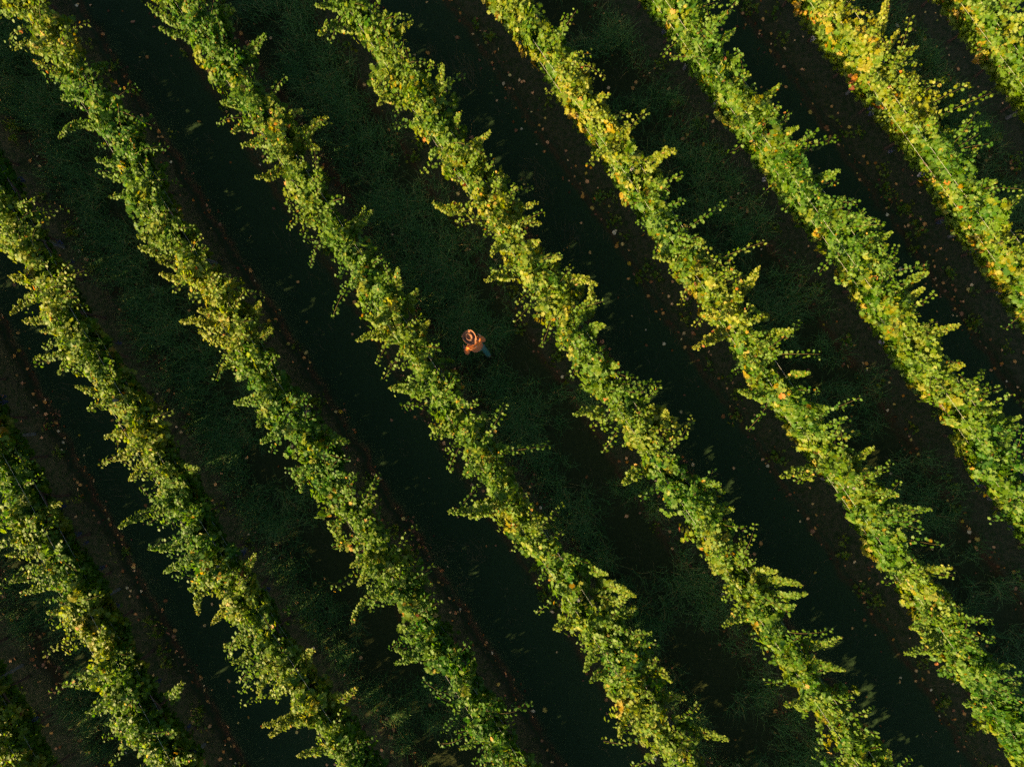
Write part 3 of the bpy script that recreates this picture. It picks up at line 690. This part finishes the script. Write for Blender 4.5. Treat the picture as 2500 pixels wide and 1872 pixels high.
# the 300 largest leaves as single objects
KINDS = {'pale tan': .48, 'dusty pink': .40, 'whitish': .72, 'golden yellow': .9, 'rust brown': .18}
def single_leaf(tone):
    Ls = Leaves(); Ls.add(np.zeros((1, 3)), np.array([[.12, .05, 1.]]), np.array([[0, 1., 0]]), np.array([1.]), np.array([tone]))
    V, F, au, rn = Ls.arrays(False)
    path = np.array([[0, -.06, .0], [.02, -.3, .03], [.07, -.55, .05], [.1, -.75, .03]])
    v, f = tubes(path[None], np.full((1, 4), .02), 3, len(V))
    me = np_mesh('fallen_leaf', np.concatenate([V, v]), [F, f], {'autumn': np.concatenate([au, np.full(len(f), tone)]), 'rnd': np.concatenate([rn, np.full(len(f), .5)])})
    me.materials.append(M_FALL); return me
LEAFM = {c: [single_leaf(t) for _ in range(3)] for c, t in KINDS.items()}
LANE_TXT = {'AB': 'in the weedy corner lane at the bottom left', 'BC': 'in the mown lane left of the long curved shoot', 'CD': 'in the grass lane left of the soil ledge',
  'DE': 'in the mown lane bordered by the bare ledge', 'EF': 'in the lane where the person walks', 'FG': 'in the mown lane with straw wisps',
  'GH': 'in the grassy lane right of the straw lane', 'HI': 'in the mown lane beside the yellowing row', 'IJ': 'in the grassy lane by the golden corner row'}
cand = litter_points(400); rng.shuffle(cand)
cand = np.array([c for c in cand if in_frame(c, 0, -.25)])
def row_clear(c):
    u = c @ UD; v = c @ VD
    for k in KEYS:                   # keep off the spots the canopies hide
        vr = float(ROWS[k]['v'](u)); shift = -vr * .09
        if -.42 < (v - vr * 1.09) < .42 or abs(v - vr) < .2: return False
    return True
cand = np.array([c for c in cand if row_clear(c)])[:300]
for c in cand:
    u, v = c @ UD, c @ VD
    vs = [float(ROWS[k]['v'](u)) for k in KEYS]
    i = int(np.clip(np.searchsorted(vs, v) - 1, 1, len(KEYS) - 2)); ln = KEYS[i] + KEYS[i + 1]
    cn = rng.choice(list(KINDS), p=[.36, .18, .08, .16, .22])
    o = bpy.data.objects.new('fallen_leaf', LEAFM[cn][rng.integers(3)])
    o.location = (c[0], c[1], float(hz(c[None])[0]) + .022); o.rotation_euler = (rng.normal(0, .25), rng.normal(0, .25), rng.uniform(0, 6.283))
    o.scale = [rng.uniform(.085, .13)] * 3
    tag(link(o), f'{cn} fallen vine leaf lying {LANE_TXT[ln]}', 'fallen leaf', f'{cn} fallen leaves {LANE_TXT[ln]}')
# low green weeds on the strips: stuff
W = []
for k in KEYS:
    u = rng.uniform(-18, 18, 70); c = uv2xy(u, ROWS[k]['v'](u) + np.where(rng.random(70) < .4, .35, -.62) + rng.normal(0, .16, 70))
    for p in c: W.append(p + rng.normal(0, .09, (int(rng.integers(8, 34)), 2)))
W = np.concatenate(W); W = W[(np.abs(W[:, 0]) < 14) & (np.abs(W[:, 1]) < 10.8)]
Ls = Leaves(); N = len(W)
Ls.add(np.column_stack([W, hz(W) + rng.uniform(.03, .14, N)]), nrm(UP + .5 * rng.normal(0, 1, (N, 3))), rng.normal(0, 1, (N, 3)), rng.uniform(.05, .10, N), rng.uniform(.05, .4, N))
V, F, au, rn = Ls.arrays(False); me = np_mesh('weeds', V, [F], {'autumn': au, 'rnd': rn}); me.materials.append(M_LEAF)
tag(link(bpy.data.objects.new('weeds', me)), 'low green weeds sprouting on the soil strips under the vines', 'weeds', kind='stuff')

# ------------------------------------------------------------------ the walking person
FW = nrm(np.array([-.60, .80])); 
head_xy = w_at(1146, 823, 1.70)
org = head_xy - FW * .26
person = empty('person', (org[0], org[1], float(hz(org[None])[0]) + .01), math.atan2(FW[1], FW[0]) - math.pi / 2)
tag(person, 'person in an orange jacket, teal trousers and brown brimmed hat walking up the grassy lane', 'person')
M_SKIN = plain('skin', (.42, .24, .16), .5, .4)
M_HAIR = plain('dark hair', (.035, .020, .013), .6, .3, 60)
def cloth(name, c1, c2, scale=18, rough=.85):
    k = NT(name); co = k.coord(); n = k.noise(scale, 4, co); f = k.noise(160, 2, co)
    c = k.mix(n, c1, c2)
    return k.surf(k.bsdf(c, rough, .2, k.bump(k.math('ADD', n, k.math('MULTIPLY', f, .15)), .7, .02), sheen=.2))
M_JACKET = cloth('rust orange cloth', (.58, .13, .020), (.74, .20, .032))
M_TROUS = cloth('teal denim', (.030, .15, .13), (.05, .20, .17), 30)
M_FELT = cloth('brown felt', (.165, .066, .029), (.22, .095, .045), 40)
M_BAND = plain('hat band', (.035, .022, .018), .6, .3)
M_BOOT = plain('boot leather', (.07, .04, .025), .5, .4, 30)
M_EYE = plain('eye', (.6, .58, .55), .2, .5); M_LIP = plain('lips', (.35, .12, .10), .5, .4)

def skin_obj(name, verts, edges, radii, mat, parent, sub=2, root=0):
    me = bpy.data.meshes.new(name); me.from_pydata([tuple(v) for v in verts], edges, []); me.update()
    o = link(bpy.data.objects.new(name, me), parent)
    m = o.modifiers.new('skin', 'SKIN'); m.use_smooth_shade = True
    sv = me.skin_vertices[0].data
    for i, r in enumerate(radii): sv[i].radius = r if isinstance(r, tuple) else (r, r)
    sv[root].use_root = True
    s = o.modifiers.new('sub', 'SUBSURF'); s.levels = sub; s.render_levels = sub
    me.materials.append(mat)
    return o
class Sk:
    def __init__(s): s.v, s.e, s.r = [], [], []
    def a(s, co, r, prev=None):
        s.v.append(co); s.r.append(r); i = len(s.v) - 1
        if prev is not None: s.e.append((prev, i))
        return i
    def chain(s, pts, prev):
        for co, r in pts: prev = s.a(co, r, prev)
        return prev
b = Sk()
pel = b.a((0, 0, .94), .12)
sp1 = b.a((0, .03, 1.10), .125, pel); ch = b.a((0, .08, 1.30), .13, sp1); nk = b.a((0, .14, 1.44), .065, ch)
n2_ = b.a((0, .18, 1.50), .052, nk); jaw = b.a((0, .225, 1.545), .068, n2_); hd = b.a((0, .24, 1.62), .085, jaw); cr = b.a((0, .24, 1.69), .070, hd)
b.chain([((0, .338, 1.59), .014)], jaw)                          # nose
for sx in (-1, 1): b.chain([((sx * .088, .23, 1.605), .016)], hd)  # ears
ARMS = {}
for sx, pts in ((1, [((.185, .10, 1.40), .062), ((.235, .03, 1.17), .043), ((.225, .17, .98), .030)]), (-1, [((-.185, .10, 1.40), .062), ((-.285, .02, 1.19), .043), ((-.265, .16, 1.0), .030)])):
    w = b.chain(pts, ch); wp = np.array(pts[-1][0]); d = nrm(np.array(pts[-1][0]) - np.array(pts[-2][0]))
    palm = b.a(tuple(wp + d * .06), (.036, .016), w)
    acr = nrm(np.cross(d, np.array([sx, 0, 0.]))); inn = -np.array([sx, 0, 0]) * .6 + np.array([0, 0, -.3])
    kn = wp + d * .095
    for j, (off, ln) in enumerate(((.030, .070), (.010, .080), (-.010, .074), (-.028, .058))):
        p0 = kn + acr * off
        b.chain([(tuple(p0), .0095), (tuple(p0 + d * ln * .5 + inn * .012), .0085), (tuple(p0 + d * ln * .85 + inn * .035), .0075)], palm)
    b.chain([(tuple(wp + d * .035 + acr * .035), .011), (tuple(wp + d * .065 + acr * .055 + inn * .02), .009)], palm)
    ARMS[sx] = pts
LEGS = {1: [((.095, 0, .88), .085), ((.105, -.05, .50), .056), ((.105, -.31, .17), .040)], -1: [((-.095, .0, .88), .085), ((-.105, .20, .52), .056), ((-.105, .25, .11), .040)]}
TOES = {1: ((.105, -.33, .115), (.115, -.20, .035)), -1: ((-.105, .24, .045), (-.115, .40, .032))}
for sx in (1, -1):
    e = b.chain(LEGS[sx], pel); b.chain([(TOES[sx][0], .036), (TOES[sx][1], .030)], e)
skin_obj('body', b.v, b.e, b.r, M_SKIN, person)
j = Sk()
p0 = j.a((0, 0, .90), (.185, .135)); p1 = j.a((0, .02, 1.08), (.17, .13), p0); p2 = j.a((0, .065, 1.27), (.185, .14), p1); p3 = j.a((0, .105, 1.40), (.13, .10), p2)
j.a((0, .125, 1.465), (.085, .075), p3)
for sx in (1, -1):
    (s0, _), (s1, _), (s2, _) = ARMS[sx]
    s2b = tuple(np.array(s1) + .93 * (np.array(s2) - np.array(s1)))
    j.chain([(s0, .082), (tuple((np.array(s0) + np.array(s1)) / 2), .066), (s1, .060), (s2b, .046)], p2)
skin_obj('jacket', j.v, j.e, j.r, M_JACKET, person)
t = Sk(); q0 = t.a((0, 0, .97), (.165, .13)); q1 = t.a((0, 0, .88), (.17, .13), q0)
for sx in (1, -1):
    L0, L1, L2 = [np.array(x[0]) for x in LEGS[sx]]
    t.chain([(tuple(L0 * [1, 1, 1] + [0, 0, -.07]), .098), (tuple((L0 + L1) / 2), .086), (tuple(L1), .076), (tuple((L1 + L2) / 2), .072), (tuple(L1 + .97 * (L2 - L1)), .064)], q1)
skin_obj('trousers', t.v, t.e, t.r, M_TROUS, person)
for sx in (1, -1):
    an = np.array(LEGS[sx][2][0]); h, to = map(np.array, TOES[sx])
    k_ = Sk(); a0 = k_.a(tuple(an + (an - h) * .6), .050); a1 = k_.a(tuple(an), .05, a0); a2 = k_.a(tuple(h), .046, a1); k_.chain([(tuple((h + to) / 2), .047), (tuple(to), .044), (tuple(to + (to - h) * .18), .032)], a2)
    skin_obj('boot', k_.v, k_.e, k_.r, M_BOOT, person)
def ell(name, c, r, mat, seg=16):
    bm = bmesh.new(); bmesh.ops.create_uvsphere(bm, u_segments=seg, v_segments=seg // 2, radius=1)
    bmesh.ops.scale(bm, vec=r, verts=bm.verts); bmesh.ops.translate(bm, vec=c, verts=bm.verts)
    me = bpy.data.meshes.new(name); bm.to_mesh(me); bm.free(); me.materials.append(mat)
    me.polygons.foreach_set('use_smooth', np.ones(len(me.polygons), bool)); return link(bpy.data.objects.new(name, me), person)
for sx in (-1, 1): ell('eye', (sx * .033, .313, 1.62), (.013, .010, .009), M_EYE)
ell('mouth', (0, .290, 1.548), (.024, .010, .007), M_LIP)
ell('hair', (0, .212, 1.615), (.090, .085, .085), M_HAIR, 20)
# felt hat: curled brim, teardrop crown with a pinched front
def hat():
    S = 64; th = np.linspace(0, 2 * math.pi, S, endpoint=False)   # th = 0 to the right, pi/2 to the front
    c, s = np.cos(th), np.sin(th)
    rings = []
    def brim(r, dz):
        curl = .145 * np.clip((r - .105) / .085, 0, 1) ** 1.7 * np.abs(c) ** 1.5 - .028 * np.clip((r - .105) / .085, 0, 1) * np.abs(s) ** 3
        rx = r * (1 - .10 * np.clip((r - .105) / .085, 0, 1) * np.abs(c)); ry = r * 1.12
        return np.stack([rx * c, ry * s, curl + dz], 1)
    for r in (.100, .125, .15, .172, .188, .196): rings.append(brim(r, -.004))          # underside
    rings.append(brim(.199, 0))
    for r in (.196, .188, .172, .15, .125, .104): rings.append(brim(r, .004))
    def crown(f, z):
        tear = 1 - .34 * np.clip(s, 0, 1) ** 2 * np.clip((z - .03) / .08, 0, 1)
        return np.stack([.098 * f * c * (1 - .42 * np.clip(s, 0, 1) ** 2 * np.clip((z - .02) / .09, 0, 1)), .118 * f * s * (1 - .06 * z / .1), np.full(S, z) + .012 * s * z / .1], 1)
    for f, z in ((1.0, .012), (.985, .04), (.96, .075), (.93, .10), (.88, .116), (.80, .121)): rings.append(crown(f, z))
    for f, z in ((.68, .112), (.54, .090), (.38, .076), (.20, .071), (.05, .078)): rings.append(crown(f, z))
    V = np.concatenate(rings); n = len(rings)
    i = np.arange(S); F = np.concatenate([np.stack([k * S + i, k * S + (i + 1) % S, (k + 1) * S + (i + 1) % S, (k + 1) * S + i], 1) for k in range(n - 1)])
    me = np_mesh('hat', V, [F]); me.polygons.foreach_set('use_smooth', np.ones(len(F), bool)); me.materials.append(M_FELT)
    o = link(bpy.data.objects.new('hat', me), person); o.location = (0, .245, 1.66); o.rotation_euler = (math.radians(-12), 0, 0); o.scale = (.88, .90, .78)
    rb = [np.stack([.098 * f * c, .118 * f * s, np.full(S, z)], 1) for f, z in ((1.03, .008), (1.035, .012), (1.02, .034), (.985, .036))]
    V = np.concatenate(rb); F = np.concatenate([np.stack([k * S + i, k * S + (i + 1) % S, (k + 1) * S + (i + 1) % S, (k + 1) * S + i], 1) for k in range(3)])
    me = np_mesh('hat_band', V, [F]); me.materials.append(M_BAND); link(bpy.data.objects.new('hat_band', me), o)
hat()

# ------------------------------------------------------------------ light, sky, camera
w = bpy.data.worlds.new('World'); scn.world = w; w.use_nodes = True
nt = w.node_tree; nt.nodes.clear()
sky = nt.nodes.new('ShaderNodeTexSky'); sky.sky_type = 'NISHITA'; sky.sun_disc = False
sky.dust_density = 3.0; sky.ozone_density = .5; sky.sun_elevation = SUN_EL; sky.sun_rotation = math.atan2(SUNV[0], SUNV[1])
bg = nt.nodes.new('ShaderNodeBackground'); bg.inputs['Strength'].default_value = .05
ow = nt.nodes.new('ShaderNodeOutputWorld'); nt.links.new(sky.outputs[0], bg.inputs[0]); nt.links.new(bg.outputs[0], ow.inputs[0])
sl = bpy.data.lights.new('sun', 'SUN'); sl.energy = 5.0; sl.angle = math.radians(.6); sl.color = (1, .71, .33)
so = link(bpy.data.objects.new('sun', sl)); so.location = (-20, -12, 25)
so.rotation_euler = Vector(SUNV).to_track_quat('Z', 'Y').to_euler()
cam = bpy.data.cameras.new('camera'); cam.sensor_width = 36; cam.lens = 36 * FPX / 2500; cam.clip_end = 2000
co_ = link(bpy.data.objects.new('camera', cam)); co_.location = (0, 0, H); co_.rotation_euler = (0, 0, 0)
scn.camera = co_
vs_ = scn.view_settings; vs_.view_transform = 'Standard'; vs_.look = 'None'; vs_.exposure = 2.15; vs_.gamma = 1
scn.cycles.use_denoising = False
scn.cycles.max_bounces = 6; scn.cycles.diffuse_bounces = 3; scn.cycles.transmission_bounces = 4
